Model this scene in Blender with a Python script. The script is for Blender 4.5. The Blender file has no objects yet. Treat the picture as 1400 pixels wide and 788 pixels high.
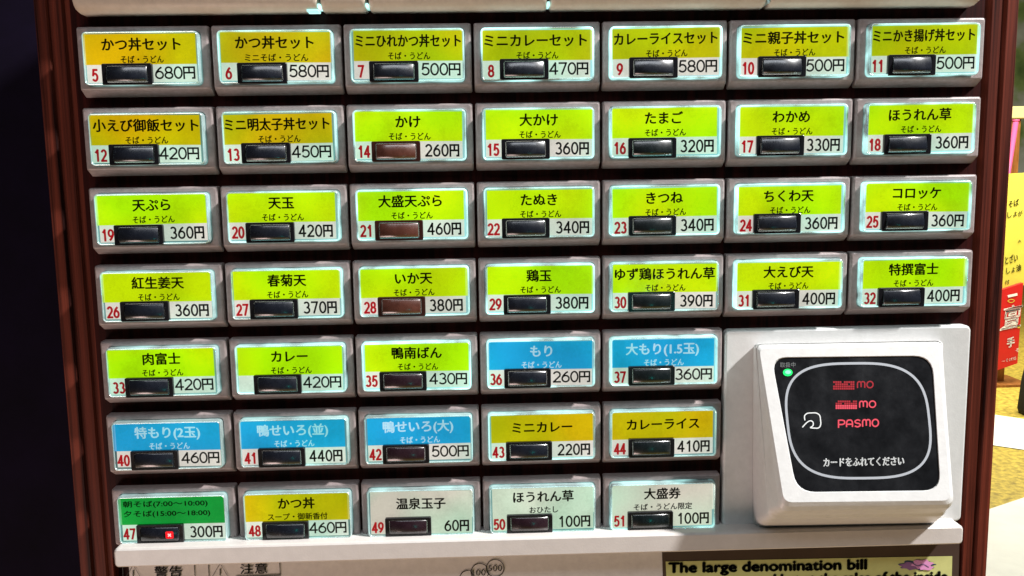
import bpy, bmesh, math, random
from mathutils import Vector, Matrix

random.seed(11)
S = bpy.context.scene
COL = S.collection
HZ = 1.35                       # height of the button field's centre above the floor

# ------------------------------------------------------------------ camera
CAM = Vector((-0.02545853, -0.41781051, HZ + 0.04022448))
R0 = Vector((0.9994068647, -0.0309686998, -0.0150618189))     # camera right
R1 = Vector((-0.0189356697, -0.1288699737, -0.9914806959))    # camera down
R2 = Vector((0.0287638518, 0.9911778193, -0.1293799494))      # camera forward
FPX = 1205.0
cd = bpy.data.cameras.new('camera')
cam = bpy.data.objects.new('camera', cd)
COL.objects.link(cam)
cd.sensor_width = 36.0
cd.lens = FPX / 1400.0 * 36.0
cd.clip_start = 0.02
cd.clip_end = 200.0
m3 = Matrix((R0, -R1, -R2)).transposed()
cam.matrix_world = Matrix.Translation(CAM) @ m3.to_4x4()
S.camera = cam
S.view_settings.view_transform = 'Standard'
S.view_settings.look = 'None'
S.view_settings.exposure = 0.0
S.view_settings.gamma = 1.0

# ------------------------------------------------------------------ world (dim indoor ambience)
W = bpy.data.worlds.new('World')
S.world = W
W.use_nodes = True
bg = W.node_tree.nodes['Background']
bg.inputs[0].default_value = (0.92, 0.90, 0.92, 1)
bg.inputs[1].default_value = 0.02

# ------------------------------------------------------------------ lamps of the place
def area(name, loc, target, size, size_y, power, col):
    d = bpy.data.lights.new(name, 'AREA')
    d.shape = 'RECTANGLE'
    d.size, d.size_y = size, size_y
    d.energy = power
    d.color = col
    o = bpy.data.objects.new(name, d)
    COL.objects.link(o)
    o.location = loc
    o.rotation_euler = (Vector(target) - Vector(loc)).to_track_quat('-Z', 'Y').to_euler()
    return o

el = math.radians(14.5)
kd = Vector((0.70 * math.cos(el), -math.sin(el), 0.714 * math.cos(el)))
PC = Vector((0, 0, HZ))
area('spot_from_the_right', PC + kd * 1.9, PC, 0.10, 0.10, 105, (1.0, 0.98, 0.96))
area('ceiling_light_over_the_machine', (-0.05, -0.95, HZ + 0.98), (0, 0, HZ), 1.7, 0.22, 6.2, (0.88, 0.93, 1.0))
area('warm_light_from_the_left', (-0.80, -0.62, HZ - 0.95), (-0.2, 0, HZ - 0.02), 0.7, 0.7, 11.0, (1.0, 0.73, 0.68))
area('added_teal_glint_light', (0.193, -0.80, HZ - 0.150), (0.055, 0, HZ - 0.02), 0.022, 0.010, 0.045, (0.02, 1.0, 0.85))  # added unseen lamp, set so its teal glint falls on a key
area('ceiling_light_of_the_shop', (3.3, 4.2, 3.1), (3.6, 5.4, 0), 3.0, 1.6, 330, (1.0, 0.97, 0.88))

# ------------------------------------------------------------------ helpers
def unproj(u, v, depth):
    """Point at `depth` metres in front of the button faces seen at pixel u, v of the 1400 px photograph."""
    d = R0 * ((u - 700) / FPX) + R1 * ((v - 394) / FPX) + R2
    t = (-depth - CAM.y) / d.y
    return CAM + d * t


def link(name, me, mats, parent=None, loc=(0, 0, 0), smooth=False):
    for m in (mats if isinstance(mats, (list, tuple)) else [mats]):
        me.materials.append(m)
    o = bpy.data.objects.new(name, me)
    COL.objects.link(o)
    put(o, loc, parent)
    if smooth:
        for p in me.polygons:
            p.use_smooth = True
    return o


WLOC = {}
def put(o, loc, parent=None):
    """World position `loc`; no rotations anywhere in the trees, so parenting is plain subtraction."""
    WLOC[o.name] = Vector(loc)
    o.parent = parent
    o.location = Vector(loc) - (WLOC[parent.name] if parent else Vector((0, 0, 0)))


def empty(name, loc, label=None, cat=None, group=None):
    o = bpy.data.objects.new(name, None)
    o.empty_display_size = 0.05
    COL.objects.link(o)
    put(o, loc)
    tag(o, label, cat, group)
    return o


def tag(o, label=None, cat=None, group=None, kind=None):
    if label: o['label'] = label
    if cat: o['category'] = cat
    if group: o['group'] = group
    if kind: o['kind'] = kind
    return o


def rrect(x0, x1, z0, z1, r, n=4):
    pts = []
    for cx, cz, a0 in ((x1 - r, z1 - r, 0), (x0 + r, z1 - r, 90), (x0 + r, z0 + r, 180), (x1 - r, z0 + r, 270)):
        for k in range(n + 1):
            a = math.radians(a0 + 90 * k / n)
            pts.append((cx + r * math.cos(a), cz + r * math.sin(a)))
    return pts


class MB:
    """Collects verts and faces with material slots."""
    def __init__(s):
        s.v, s.f, s.m, s.sm = [], [], [], []

    def add(s, v):
        s.v.append(tuple(v))
        return len(s.v) - 1

    def face(s, ids, m=0, sm=False):
        s.f.append(tuple(ids)); s.m.append(m); s.sm.append(sm)

    def loops(s, loops, mats=0, cap0=False, cap1=True, sm=False, capm=None):
        """loops: lists of 3-D points with equal counts, listed from the back to the front; counter-clockwise seen from -Y."""
        ids = [[s.add(p) for p in L] for L in loops]
        n = len(ids[0])
        for k in range(len(ids) - 1):
            mm = mats[k] if isinstance(mats, (list, tuple)) else mats
            for i in range(n):
                j = (i + 1) % n
                s.face((ids[k][i], ids[k][j], ids[k + 1][j], ids[k + 1][i]), mm, sm)
        lm = mats[-1] if isinstance(mats, (list, tuple)) else mats
        if cap1: s.face(ids[-1], lm if capm is None else capm, False)
        if cap0: s.face(ids[0][::-1], mats[0] if isinstance(mats, (list, tuple)) else mats, False)
        return s

    def box(s, a, b, m=0, bev=0.0):
        x0, y0, z0 = a; x1, y1, z1 = b
        if bev <= 0:
            L = lambda y: [(x1, y, z1), (x0, y, z1), (x0, y, z0), (x1, y, z0)]
            s.loops([L(y1), L(y0)], m, cap0=True)
        else:
            R = lambda i: rrect(x0 + i, x1 - i, z0 + i, z1 - i, max(bev * 1.2 - i, bev * 0.3), 3)
            L = lambda i, y: [(x, y, z) for x, z in R(i)]
            s.loops([L(bev * .3, y1), L(0, y1 - bev * .3), L(0, y0 + bev), L(bev * .3, y0 + bev * .3), L(bev, y0)], m, cap0=True, sm=False)
        return s

    def poly(s, pts, m=0):
        s.face([s.add(p) for p in pts], m)

    def build(s, name):
        me = bpy.data.meshes.new(name)
        me.from_pydata(s.v, [], s.f)
        me.update()
        for p, m, sm in zip(me.polygons, s.m, s.sm):
            p.material_index = m
            p.use_smooth = sm
        return me


TXT = {}
def glyphs(body, bold=0.0, shear=0.0, res=3):
    """Outline of a word as flat polygons with unit size: (verts 2-D, faces, bounds)."""
    k = (body, bold, shear)
    if k in TXT: return TXT[k]
    cu = bpy.data.curves.new('lettering', 'FONT')
    cu.body = body; cu.size = 1.0; cu.offset = bold; cu.resolution_u = res; cu.shear = shear
    o = bpy.data.objects.new('lettering', cu)
    me = bpy.data.meshes.new_from_object(o)
    vs = [(v.co.x, v.co.y) for v in me.vertices]
    fs = [tuple(p.vertices) for p in me.polygons]
    bpy.data.objects.remove(o); bpy.data.meshes.remove(me); bpy.data.curves.remove(cu)
    if not vs: vs, fs = [(0, 0)], []
    b = (min(v[0] for v in vs), max(v[0] for v in vs), min(v[1] for v in vs), max(v[1] for v in vs))
    TXT[k] = (vs, fs, b)
    return TXT[k]


def write(mb, body, cx, cz, h, y, m, width=None, bold=0.0, maxw=None, fn=None, href=None, shear=0.0, align='c'):
    """Lettering centred at cx, cz, its ink h tall (or href's ink), squeezed to `width` or `maxw`; fn maps (x, z) to 3-D."""
    vs, fs, b = glyphs(body, 0.0, shear)
    rb = glyphs(href, 0.0, shear)[2] if href else b
    s = h / (rb[3] - rb[2])
    w = (b[1] - b[0]) * s
    sx = s
    if width: sx = s * width / w
    elif maxw and w > maxw: sx = s * maxw / w
    ox = {'c': (b[0] + b[1]) / 2, 'l': b[0], 'r': b[1]}[align]
    oz = (rb[2] + rb[3]) / 2
    # heavier weights: the outline again, shifted by a fraction of the stroke
    bz = bold * 0.7
    for q, (bx_, bz_) in enumerate([(0, 0)] if bold <= 0 else [(-bold, 0), (bold, 0), (0, bz), (0, -bz)]):
        ids = []
        for x, z in vs:
            X, Z = cx + (x - ox) * sx + bx_ * s, cz + (z - oz) * s + bz_ * s
            ids.append(mb.add(fn(X, Z) if fn else (X, y - q * 4e-6, Z)))
        for f in fs: mb.face([ids[i] for i in f], m)


def ell(cx, cy, rx, ry, a0, a1, n=22):
    return [(cx + rx * math.cos(math.radians(a0 + (a1 - a0) * k / n)), cy + ry * math.sin(math.radians(a0 + (a1 - a0) * k / n))) for k in range(n + 1)]


def ribbon(mb, pts, w, fn, m, closed=False):
    n = len(pts)
    L, Rr = [], []
    for i in range(n):
        a = pts[(i - 1) % n] if (closed or i > 0) else pts[i]
        b = pts[(i + 1) % n] if (closed or i < n - 1) else pts[i]
        d = Vector((b[0] - a[0], b[1] - a[1])).normalized()
        nx, ny = -d.y * w / 2, d.x * w / 2
        L.append(mb.add(fn(pts[i][0] + nx, pts[i][1] + ny)))
        Rr.append(mb.add(fn(pts[i][0] - nx, pts[i][1] - ny)))
    for i in range(n if closed else n - 1):
        j = (i + 1) % n
        mb.face((L[i], L[j], Rr[j], Rr[i]), m)


def spline(pts, k=6, closed=False):
    """Catmull-Rom through 2-D points."""
    out = []
    n = len(pts)
    P = lambda i: pts[i % n] if closed else pts[max(0, min(n - 1, i))]
    for i in range(n if closed else n - 1):
        p0, p1, p2, p3 = P(i - 1), P(i), P(i + 1), P(i + 2)
        for q in range(k):
            t = q / k
            out.append(tuple(0.5 * (2 * p1[c] + (p2[c] - p0[c]) * t + (2 * p0[c] - 5 * p1[c] + 4 * p2[c] - p3[c]) * t * t
                                    + (3 * p1[c] - p0[c] - 3 * p2[c] + p3[c]) * t ** 3) for c in (0, 1)))
    if not closed: out.append(tuple(pts[-1]))
    return out

# strokes of the figures and of the running display: (advance width, list of (points, kind)); kind s = straight pieces, c = curve
STROKES = {
    '0': (.6, [(ell(.3, .5, .3, .5, 0, 360, 30), 'c')]),
    '1': (.6, [([(.16, .80), (.38, 1.0), (.38, 0)], 's')]),
    '2': (.6, [(ell(.3, .71, .28, .29, 165, -32), 'c'), ([(.54, .56), (.02, 0), (.6, 0)], 's')]),
    '3': (.6, [(ell(.29, .75, .25, .25, 150, -90), 'c'), (ell(.29, .26, .30, .26, 90, -152), 'c')]),
    '4': (.64, [([(.47, 0), (.47, 1), (.0, .27), (.64, .27)], 's')]),
    '5': (.6, [([(.55, 1), (.14, 1), (.07, .50)], 's'), (ell(.29, .325, .30, .325, 142, -150), 'c')]),
    '6': (.6, [(ell(.3, .31, .30, .31, 0, 360, 26), 'c'), (spline([(.50, 1.0), (.30, .86), (.07, .56), (.0, .33)], 6), 'c')]),
    '7': (.6, [([(.0, 1), (.58, 1), (.22, 0)], 's')]),
    '8': (.6, [(ell(.3, .755, .25, .245, 0, 360), 'c'), (ell(.3, .26, .30, .26, 0, 360), 'c')]),
    '9': (.6, [(ell(.3, .69, .30, .31, 0, 360, 26), 'c'), (spline([(.10, .0), (.30, .14), (.53, .44), (.6, .67)], 6), 'c')]),
    '円': (.86, [([(0, -.03), (0, .97), (.86, .97), (.86, .0), (.70, .0)], 's'), ([(0, .48), (.86, .48)], 's'), ([(.43, .97), (.43, .48)], 's')]),
    'P': (.8, [([(0, 0), (0, 1)], 's'), (spline([(0, 1), (.5, 1), (.8, .86), (.8, .54), (.5, .4), (0, .4)], 5), 'c')]),
    'A': (.8, [(spline([(0, 0), (0, .6), (.14, .93), (.4, 1), (.66, .93), (.8, .6), (.8, 0)], 5), 'c'), ([(0, .4), (.8, .4)], 's')]),
    'S': (.8, [(spline([(.76, .86), (.42, 1), (.06, .80), (.2, .56), (.6, .46), (.78, .22), (.42, 0), (.02, .14)], 6), 'c')]),
    'M': (1.0, [(spline([(0, 0), (0, .78), (.22, 1), (.46, .84), (.5, .12)], 5), 'c'), (spline([(.46, .84), (.74, 1), (1.0, .78), (1.0, 0)], 5), 'c')]),
    'O': (.86, [(ell(.43, .5, .43, .5, 0, 360, 26), 'c')]),
}


def figures(mb, text, x0, x1, cz, h, w, m, fn, gap=.17):
    """Even-stroke figures filling x0..x1, h tall, stroke w."""
    tot = sum(STROKES[ch][0] for ch in text) + gap * (len(text) - 1)
    sx = (x1 - x0 - w) / tot
    sz = h - w
    x = x0 + w / 2
    for ch in text:
        adv, st = STROKES[ch]
        for pts, kind in st:
            q = [(x + px * sx, cz - sz / 2 + pz * sz) for px, pz in pts]
            if kind == 'c':
                ribbon(mb, q, w, fn, m)
            else:
                for a, b in zip(q[:-1], q[1:]):
                    d = (Vector(b) - Vector(a)).normalized() * w * .42
                    ribbon(mb, [(a[0] - d.x, a[1] - d.y), (b[0] + d.x, b[1] + d.y)], w, fn, m)
        x += (adv + gap) * sx

# ------------------------------------------------------------------ materials
def srgb(r, g, b):
    f = lambda c: (c / 255 / 12.92) if c / 255 <= 0.04045 else ((c / 255 + 0.055) / 1.055) ** 2.4
    return (f(r), f(g), f(b))


def mat(name, col, rough=0.5, spec=0.5, metal=0.0, emit=None, es=0.0, coat=0.0, mottle=0.0, mscale=60, bump=0.0, bscale=900, rvar=0.0):
    m = bpy.data.materials.new(name)
    m.use_nodes = True
    nt = m.node_tree; N = nt.nodes; L = nt.links
    p = N['Principled BSDF']
    p.inputs['Base Color'].default_value = (*col, 1)
    p.inputs['Roughness'].default_value = rough
    p.inputs['Specular IOR Level'].default_value = spec
    p.inputs['Metallic'].default_value = metal
    p.inputs['Coat Weight'].default_value = coat
    p.inputs['Coat Roughness'].default_value = 0.06
    if emit:
        p.inputs['Emission Color'].default_value = (*emit, 1)
        p.inputs['Emission Strength'].default_value = es
    tc = N.new('ShaderNodeTexCoord')
    if mottle > 0 or rvar > 0:
        no = N.new('ShaderNodeTexNoise'); no.inputs['Scale'].default_value = mscale; no.inputs['Detail'].default_value = 6
        no.inputs['Roughness'].default_value = 0.65
        ge = N.new('ShaderNodeNewGeometry')
        L.new(ge.outputs['Position'], no.inputs['Vector'])
        if mottle > 0:
            mr = N.new('ShaderNodeMapRange')
            mr.inputs[1].default_value = 0.25; mr.inputs[2].default_value = 0.75
            mr.inputs[3].default_value = 1 - mottle; mr.inputs[4].default_value = 1 + mottle * 0.5
            L.new(no.outputs['Fac'], mr.inputs[0])
            mx = N.new('ShaderNodeMix'); mx.data_type = 'RGBA'; mx.blend_type = 'MULTIPLY'
            mx.inputs[0].default_value = 1.0
            mx.inputs[6].default_value = (*col, 1)
            L.new(mr.outputs[0], mx.inputs[7])
            L.new(mx.outputs[2], p.inputs['Base Color'])
        if rvar > 0:
            m2 = N.new('ShaderNodeMapRange')
            m2.inputs[1].default_value = 0.3; m2.inputs[2].default_value = 0.7
            m2.inputs[3].default_value = max(0.02, rough - rvar); m2.inputs[4].default_value = rough + rvar
            L.new(no.outputs['Fac'], m2.inputs[0])
            L.new(m2.outputs[0], p.inputs['Roughness'])
    if bump > 0:
        nb = N.new('ShaderNodeTexNoise'); nb.inputs['Scale'].default_value = bscale; nb.inputs['Detail'].default_value = 3
        g2 = N.new('ShaderNodeNewGeometry'); L.new(g2.outputs['Position'], nb.inputs['Vector'])
        b = N.new('ShaderNodeBump'); b.inputs['Strength'].default_value = bump; b.inputs['Distance'].default_value = 0.0004
        L.new(nb.outputs['Fac'], b.inputs['Height']); L.new(b.outputs[0], p.inputs['Normal'])
    return m


def wood(name, dark, light, rough=0.38, scale=(260, 260, 3.5), coat=0.25):
    m = bpy.data.materials.new(name); m.use_nodes = True
    nt = m.node_tree; N = nt.nodes; L = nt.links; p = N['Principled BSDF']
    ge = N.new('ShaderNodeNewGeometry')
    mp = N.new('ShaderNodeMapping'); mp.inputs['Scale'].default_value = scale
    L.new(ge.outputs['Position'], mp.inputs['Vector'])
    no = N.new('ShaderNodeTexNoise'); no.inputs['Scale'].default_value = 1.0; no.inputs['Detail'].default_value = 7
    no.inputs['Roughness'].default_value = 0.7; no.inputs['Distortion'].default_value = 0.4
    L.new(mp.outputs[0], no.inputs['Vector'])
    cr = N.new('ShaderNodeValToRGB')
    cr.color_ramp.elements[0].position = 0.36; cr.color_ramp.elements[0].color = (*dark, 1)
    cr.color_ramp.elements[1].position = 0.66; cr.color_ramp.elements[1].color = (*light, 1)
    L.new(no.outputs['Fac'], cr.inputs[0]); L.new(cr.outputs[0], p.inputs['Base Color'])
    p.inputs['Roughness'].default_value = rough
    p.inputs['Specular IOR Level'].default_value = 0.12
    p.inputs['Coat Weight'].default_value = coat; p.inputs['Coat Roughness'].default_value = 0.2
    b = N.new('ShaderNodeBump'); b.inputs['Strength'].default_value = 0.35; b.inputs['Distance'].default_value = 0.0004
    L.new(no.outputs['Fac'], b.inputs['Height']); L.new(b.outputs[0], p.inputs['Normal'])
    return m


def card_mat(name, col, es, base=None):
    """Printed film on a lamp box: a translucent print lit from behind, a little uneven over the film."""
    m = bpy.data.materials.new(name); m.use_nodes = True
    nt = m.node_tree; N = nt.nodes; L = nt.links; p = N['Principled BSDF']
    p.inputs['Base Color'].default_value = (*[c * 0.35 for c in (base or col)], 1)
    p.inputs['Roughness'].default_value = 0.5
    ge = N.new('ShaderNodeNewGeometry')
    n1 = N.new('ShaderNodeTexNoise'); n1.inputs['Scale'].default_value = 32; n1.inputs['Detail'].default_value = 1
    n2 = N.new('ShaderNodeTexNoise'); n2.inputs['Scale'].default_value = 900; n2.inputs['Detail'].default_value = 2
    for n in (n1, n2): L.new(ge.outputs['Position'], n.inputs['Vector'])
    a = N.new('ShaderNodeMapRange'); a.inputs[1].default_value = .3; a.inputs[2].default_value = .7
    a.inputs[3].default_value = es * 0.80; a.inputs[4].default_value = es * 1.16
    L.new(n1.outputs['Fac'], a.inputs[0])
    b = N.new('ShaderNodeMapRange'); b.inputs[1].default_value = .25; b.inputs[2].default_value = .75
    b.inputs[3].default_value = 0.94; b.inputs[4].default_value = 1.05
    L.new(n2.outputs['Fac'], b.inputs[0])
    mu = N.new('ShaderNodeMath'); mu.operation = 'MULTIPLY'
    L.new(a.outputs[0], mu.inputs[0]); L.new(b.outputs[0], mu.inputs[1])
    p.inputs['Emission Color'].default_value = (*col, 1)
    n3 = N.new('ShaderNodeTexNoise'); n3.inputs['Scale'].default_value = 22; n3.inputs['Detail'].default_value = 1
    L.new(ge.outputs['Position'], n3.inputs['Vector'])
    mh = N.new('ShaderNodeMix'); mh.data_type = 'RGBA'            # ink that took unevenly
    mh.inputs[6].default_value = (min(1, col[0] * 1.14), col[1] * .93, col[2], 1)
    mh.inputs[7].default_value = (col[0] * .86, min(1, col[1] * 1.05), col[2], 1)
    r3 = N.new('ShaderNodeMapRange'); r3.inputs[1].default_value = .38; r3.inputs[2].default_value = .62
    L.new(n3.outputs['Fac'], r3.inputs[0]); L.new(r3.outputs[0], mh.inputs[0]); L.new(mh.outputs[2], p.inputs['Emission Color'])
    L.new(mu.outputs[0], p.inputs['Emission Strength'])
    return m


M = {}
M['bezel'] = mat('rose_grey_plastic', (0.265, 0.216, 0.212), 0.42, 0.4, mottle=0.26, mscale=420, bump=0.25, bscale=1500, rvar=0.08)
M['plate'] = mat('white_plastic', (0.56, 0.558, 0.55), 0.38, 0.5, mottle=0.10, mscale=240, bump=0.15, bscale=1200)
M['ledge'] = mat('cream_plastic', (0.52, 0.485, 0.46), 0.4, 0.5, mottle=0.08, mscale=160, bump=0.15, bscale=1200)
M['strip'] = mat('beige_plastic', (0.50, 0.43, 0.36), 0.45, 0.4, mottle=0.14, mscale=260, bump=0.2, bscale=1200)
M['lower'] = mat('grey_metal_panel', (0.62, 0.60, 0.58), 0.45, 0.4, mottle=0.12, mscale=220, bump=0.15)
M['wood'] = wood('dark_red_wood', (0.005, 0.0007, 0.0006), (0.038, 0.0048, 0.0038), 0.5, coat=0.0)
M['rail'] = wood('red_brown_wood', (0.010, 0.0018, 0.0014), (0.15, 0.030, 0.017), 0.5, coat=0.0)
M['recess'] = mat('brown_recess_shade', (0.05, 0.028, 0.022), 0.5, mottle=0.2)  # brown includes the shadow under the recess top
M['black'] = mat('black_plastic', (0.006, 0.006, 0.008), 0.25, 0.5)
M['print'] = mat('black_print', (0.006, 0.006, 0.005), 0.55, 0.2)
M['softprint'] = mat('dark_grey_print', (0.03, 0.03, 0.03), 0.55, 0.2)
M['red_print'] = card_mat('red_print', (0.42, 0.006, 0.012), 0.85)
M['pale_print'] = card_mat('pale_print', srgb(170, 225, 235), 0.95)
M['green_print'] = mat('dark_green_print', (0.003, 0.014, 0.005), 0.55, 0.2)
M['green'] = card_mat('yellow_green_film', srgb(192, 236, 4), 0.97)
M['olive'] = card_mat('olive_yellow_film', srgb(190, 200, 4), 0.90)
M['gold'] = card_mat('gold_film', srgb(208, 192, 10), 0.88)
M['orange'] = card_mat('orange_yellow_film', srgb(214, 188, 4), 0.92)
M['blue'] = card_mat('sky_blue_film', srgb(30, 168, 214), 0.95)
M['leaf'] = card_mat('leaf_green_film', srgb(18, 165, 62), 0.86)
M['cream'] = card_mat('pale_green_white_film', srgb(210, 220, 198), 0.90)
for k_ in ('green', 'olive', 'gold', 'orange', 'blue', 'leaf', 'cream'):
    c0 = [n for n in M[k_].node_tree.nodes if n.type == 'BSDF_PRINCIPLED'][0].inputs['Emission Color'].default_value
    M['refract_' + k_] = card_mat('refracted_' + k_ + '_film', tuple(min(1.0, c * .9 + .12) for c in c0[:3]), 0.95)  # lighter copy of each film colour, standing in for refraction at the side
M['white'] = card_mat('white_film', srgb(216, 228, 212), 0.96)
M['lamp'] = card_mat('lamp_box_diffuser', srgb(180, 240, 240), 0.8)
_n = M['lamp'].node_tree.nodes; _l = M['lamp'].node_tree.links
_o = _n.new('ShaderNodeObjectInfo'); _s = _n.new('ShaderNodeSeparateColor'); _l.new(_o.outputs['Color'], _s.inputs[0])
_p = [n for n in _n if n.type == 'BSDF_PRINCIPLED'][0]; _m = _n.new('ShaderNodeMath'); _m.operation = 'MULTIPLY'
_src = _p.inputs['Emission Strength'].links[0].from_socket
_l.new(_src, _m.inputs[0]); _l.new(_s.outputs[0], _m.inputs[1]); _l.new(_m.outputs[0], _p.inputs['Emission Strength'])

# clear pane: a thin sheet that lets the film through and mirrors the lamps
def pane_mat():
    m = bpy.data.materials.new('clear_pane'); m.use_nodes = True
    nt = m.node_tree; N = nt.nodes; L = nt.links
    out = N['Material Output']; N.remove(N['Principled BSDF'])
    t = N.new('ShaderNodeBsdfTransparent'); t.inputs[0].default_value = (0.95, 0.985, 0.975, 1)
    g = N.new('ShaderNodeBsdfGlossy'); g.inputs['Roughness'].default_value = 0.07
    fr = N.new('ShaderNodeFresnel'); fr.inputs[0].default_value = 1.45
    ge = N.new('ShaderNodeNewGeometry')
    no = N.new('ShaderNodeTexNoise'); no.inputs['Scale'].default_value = 70; no.inputs['Detail'].default_value = 1
    L.new(ge.outputs['Position'], no.inputs['Vector'])
    b = N.new('ShaderNodeBump'); b.inputs['Strength'].default_value = 0.5; b.inputs['Distance'].default_value = 0.0006
    L.new(no.outputs['Fac'], b.inputs['Height']); L.new(b.outputs[0], g.inputs['Normal'])
    nd = N.new('ShaderNodeTexNoise'); nd.inputs['Scale'].default_value = 70; nd.inputs['Detail'].default_value = 7; nd.inputs['Roughness'].default_value = .7
    L.new(ge.outputs['Position'], nd.inputs['Vector'])
    cr = N.new('ShaderNodeValToRGB')
    cr.color_ramp.elements[0].position = .26; cr.color_ramp.elements[0].color = (.80, .82, .80, 1)
    cr.color_ramp.elements[1].position = .52; cr.color_ramp.elements[1].color = (.97, .985, .98, 1)
    L.new(nd.outputs['Fac'], cr.inputs[0]); L.new(cr.outputs[0], t.inputs[0])
    mx = N.new('ShaderNodeMixShader')
    L.new(fr.outputs[0], mx.inputs[0]); L.new(t.outputs[0], mx.inputs[1]); L.new(g.outputs[0], mx.inputs[2])
    L.new(mx.outputs[0], out.inputs[0])
    return m
M['pane'] = pane_mat()

# acrylic edge: piped light of the lamp box leaves at the edges, unevenly, over a mirror-like polish
def edge_mat():
    m = bpy.data.materials.new('acrylic_edge'); m.use_nodes = True
    nt = m.node_tree; N = nt.nodes; L = nt.links
    p = N['Principled BSDF']
    p.inputs['Base Color'].default_value = (0.62, 0.80, 0.80, 1)
    p.inputs['Metallic'].default_value = 0.75
    p.inputs['Roughness'].default_value = 0.12
    ge = N.new('ShaderNodeNewGeometry')
    no = N.new('ShaderNodeTexNoise'); no.inputs['Scale'].default_value = 55; no.inputs['Detail'].default_value = 3
    L.new(ge.outputs['Position'], no.inputs['Vector'])
    a = N.new('ShaderNodeMapRange'); a.inputs[1].default_value = .38; a.inputs[2].default_value = .60
    a.inputs[3].default_value = 0.02; a.inputs[4].default_value = 1.5
    L.new(no.outputs['Fac'], a.inputs[0])
    oi = N.new('ShaderNodeObjectInfo')          # glow strength differs from button to button
    rr = N.new('ShaderNodeSeparateColor'); L.new(oi.outputs['Color'], rr.inputs[0])
    mu = N.new('ShaderNodeMath'); mu.operation = 'MULTIPLY'
    L.new(a.outputs[0], mu.inputs[0]); L.new(rr.outputs[0], mu.inputs[1])
    p.inputs['Emission Color'].default_value = (*srgb(186, 250, 246), 1)
    L.new(mu.outputs[0], p.inputs['Emission Strength'])
    return m
M['edge'] = edge_mat()

def key_mat(name, col):
    m = mat(name, col, 0.27, 0.9, coat=0.5, mottle=0.3, mscale=300, rvar=0.04)
    m.node_tree.nodes['Principled BSDF'].inputs['Coat Roughness'].default_value = 0.17
    m.node_tree.nodes['Principled BSDF'].inputs['Coat IOR'].default_value = 1.7
    return m
M['key_navy'] = key_mat('navy_key', (0.005, 0.007, 0.013))
M['key_brown'] = key_mat('brown_reflection_key', (0.075, 0.024, 0.015))  # reddish reflection on these keys put into the base colour
M['key_wine'] = key_mat('wine_reflection_key', (0.016, 0.005, 0.009))  # purple-red reflection put into the base colour
M['key_teal'] = key_mat('green_reflection_key', (0.003, 0.007, 0.008))  # cyan reflection put in as a faint green tint
M['frame_brown'] = mat('brown_reflection_frame', (0.028, 0.008, 0.006), 0.3, 0.5)  # frame tinted along with the painted brown reflection
M['led_red'] = mat('red_led', (0.3, 0.0, 0.0), 0.3, emit=(1.0, 0.0, 0.012), es=0.95)
M['led_core'] = mat('red_led_core', (0.3, 0.0, 0.0), 0.3, emit=(1.0, 0.55, 0.55), es=1.4)
M['led_green'] = mat('green_led', (0.0, 0.3, 0.05), 0.3, emit=(0.02, 1.0, 0.16), es=1.3)
M['led_green_core'] = mat('green_led_core', (0.0, 0.3, 0.05), 0.3, emit=(0.3, 1.0, 0.5), es=1.5)
M['screen'] = mat('dark_reader_glass', (0.009, 0.0095, 0.011), 0.20, 0.5, coat=0.2, mottle=0.6, mscale=70, rvar=0.10)
M['dots'] = mat('red_dot_display', (0.1, 0.0, 0.0), 0.4, emit=(0.80, 0.085, 0.13), es=1.0)
M['dots_dim'] = mat('dim_red_dot_display', (0.1, 0.0, 0.0), 0.4, emit=(0.5, 0.015, 0.04), es=0.55)
M['ring'] = mat('pale_grey_print', (0.30, 0.32, 0.35), 0.45)
M['white_print'] = mat('white_print', (0.60, 0.62, 0.62), 0.45)
M['faint'] = mat('grey_print', (0.12, 0.13, 0.13), 0.45)
M['sticker'] = mat('yellow_green_paper', (0.50, 0.51, 0.20), 0.5, mottle=0.1, mscale=200)
M['pink'] = mat('pink_print', (0.62, 0.26, 0.50), 0.5)
M['purple'] = mat('purple_print', (0.22, 0.10, 0.24), 0.5)
M['indigo'] = mat('indigo_print', (0.02, 0.05, 0.10), 0.5)

# ================================================================== THE TICKET MACHINE
V = lambda x, y, z: Vector((x, y, z))
mach = empty('ticket_machine', (0, 0.006, 0), 'dark red wooden food ticket machine with rows of backlit menu buttons and a card reader', 'ticket machine')
XL, XR = -0.2300, 0.2285              # outer edges of the wooden front

# cabinet body down to the floor and up beyond the picture
mb = MB()
mb.box((XL + 0.002, 0.012, 0.0), (XR - 0.002, 0.46, HZ + 0.36))
link('cabinet', mb.build('cabinet'), M['wood'], mach)
mb = MB()
mb.box((XL + 0.016, 0.0055, HZ - 0.1465), (XR - 0.016, 0.0118, HZ + 0.34))
link('front_panel', mb.build('front_panel'), M['wood'], mach)

def rail(side):
    """Moulded upright: a stepped profile with two grooves drawn along the height."""
    prof = [(0.0, 0.0115), (0.0, 0.0052), (0.0008, 0.0040), (0.0058, 0.0040), (0.0066, 0.0056), (0.0076, 0.0056), (0.0084, 0.0044),
            (0.0128, 0.0044), (0.0136, 0.0060), (0.0158, 0.0060), (0.0159, 0.0115)]
    mb = MB()
    ids = []
    for z in (HZ - 0.62, HZ + 0.345):
        ids.append([mb.add(((XL + x) if side < 0 else (XR - x), y, z)) for x, y in prof])
    n = len(prof)
    for i in range(n):
        j = (i + 1) % n
        q = (ids[0][i], ids[0][j], ids[1][j], ids[1][i])
        mb.face(q if side < 0 else q[::-1], 0)
    mb.face(ids[1] if side < 0 else ids[1][::-1]); mb.face(ids[0][::-1] if side < 0 else ids[0])
    return link('edge_rail', mb.build('edge_rail'), M['rail'], mach)
rail(-1); rail(1)

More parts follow.
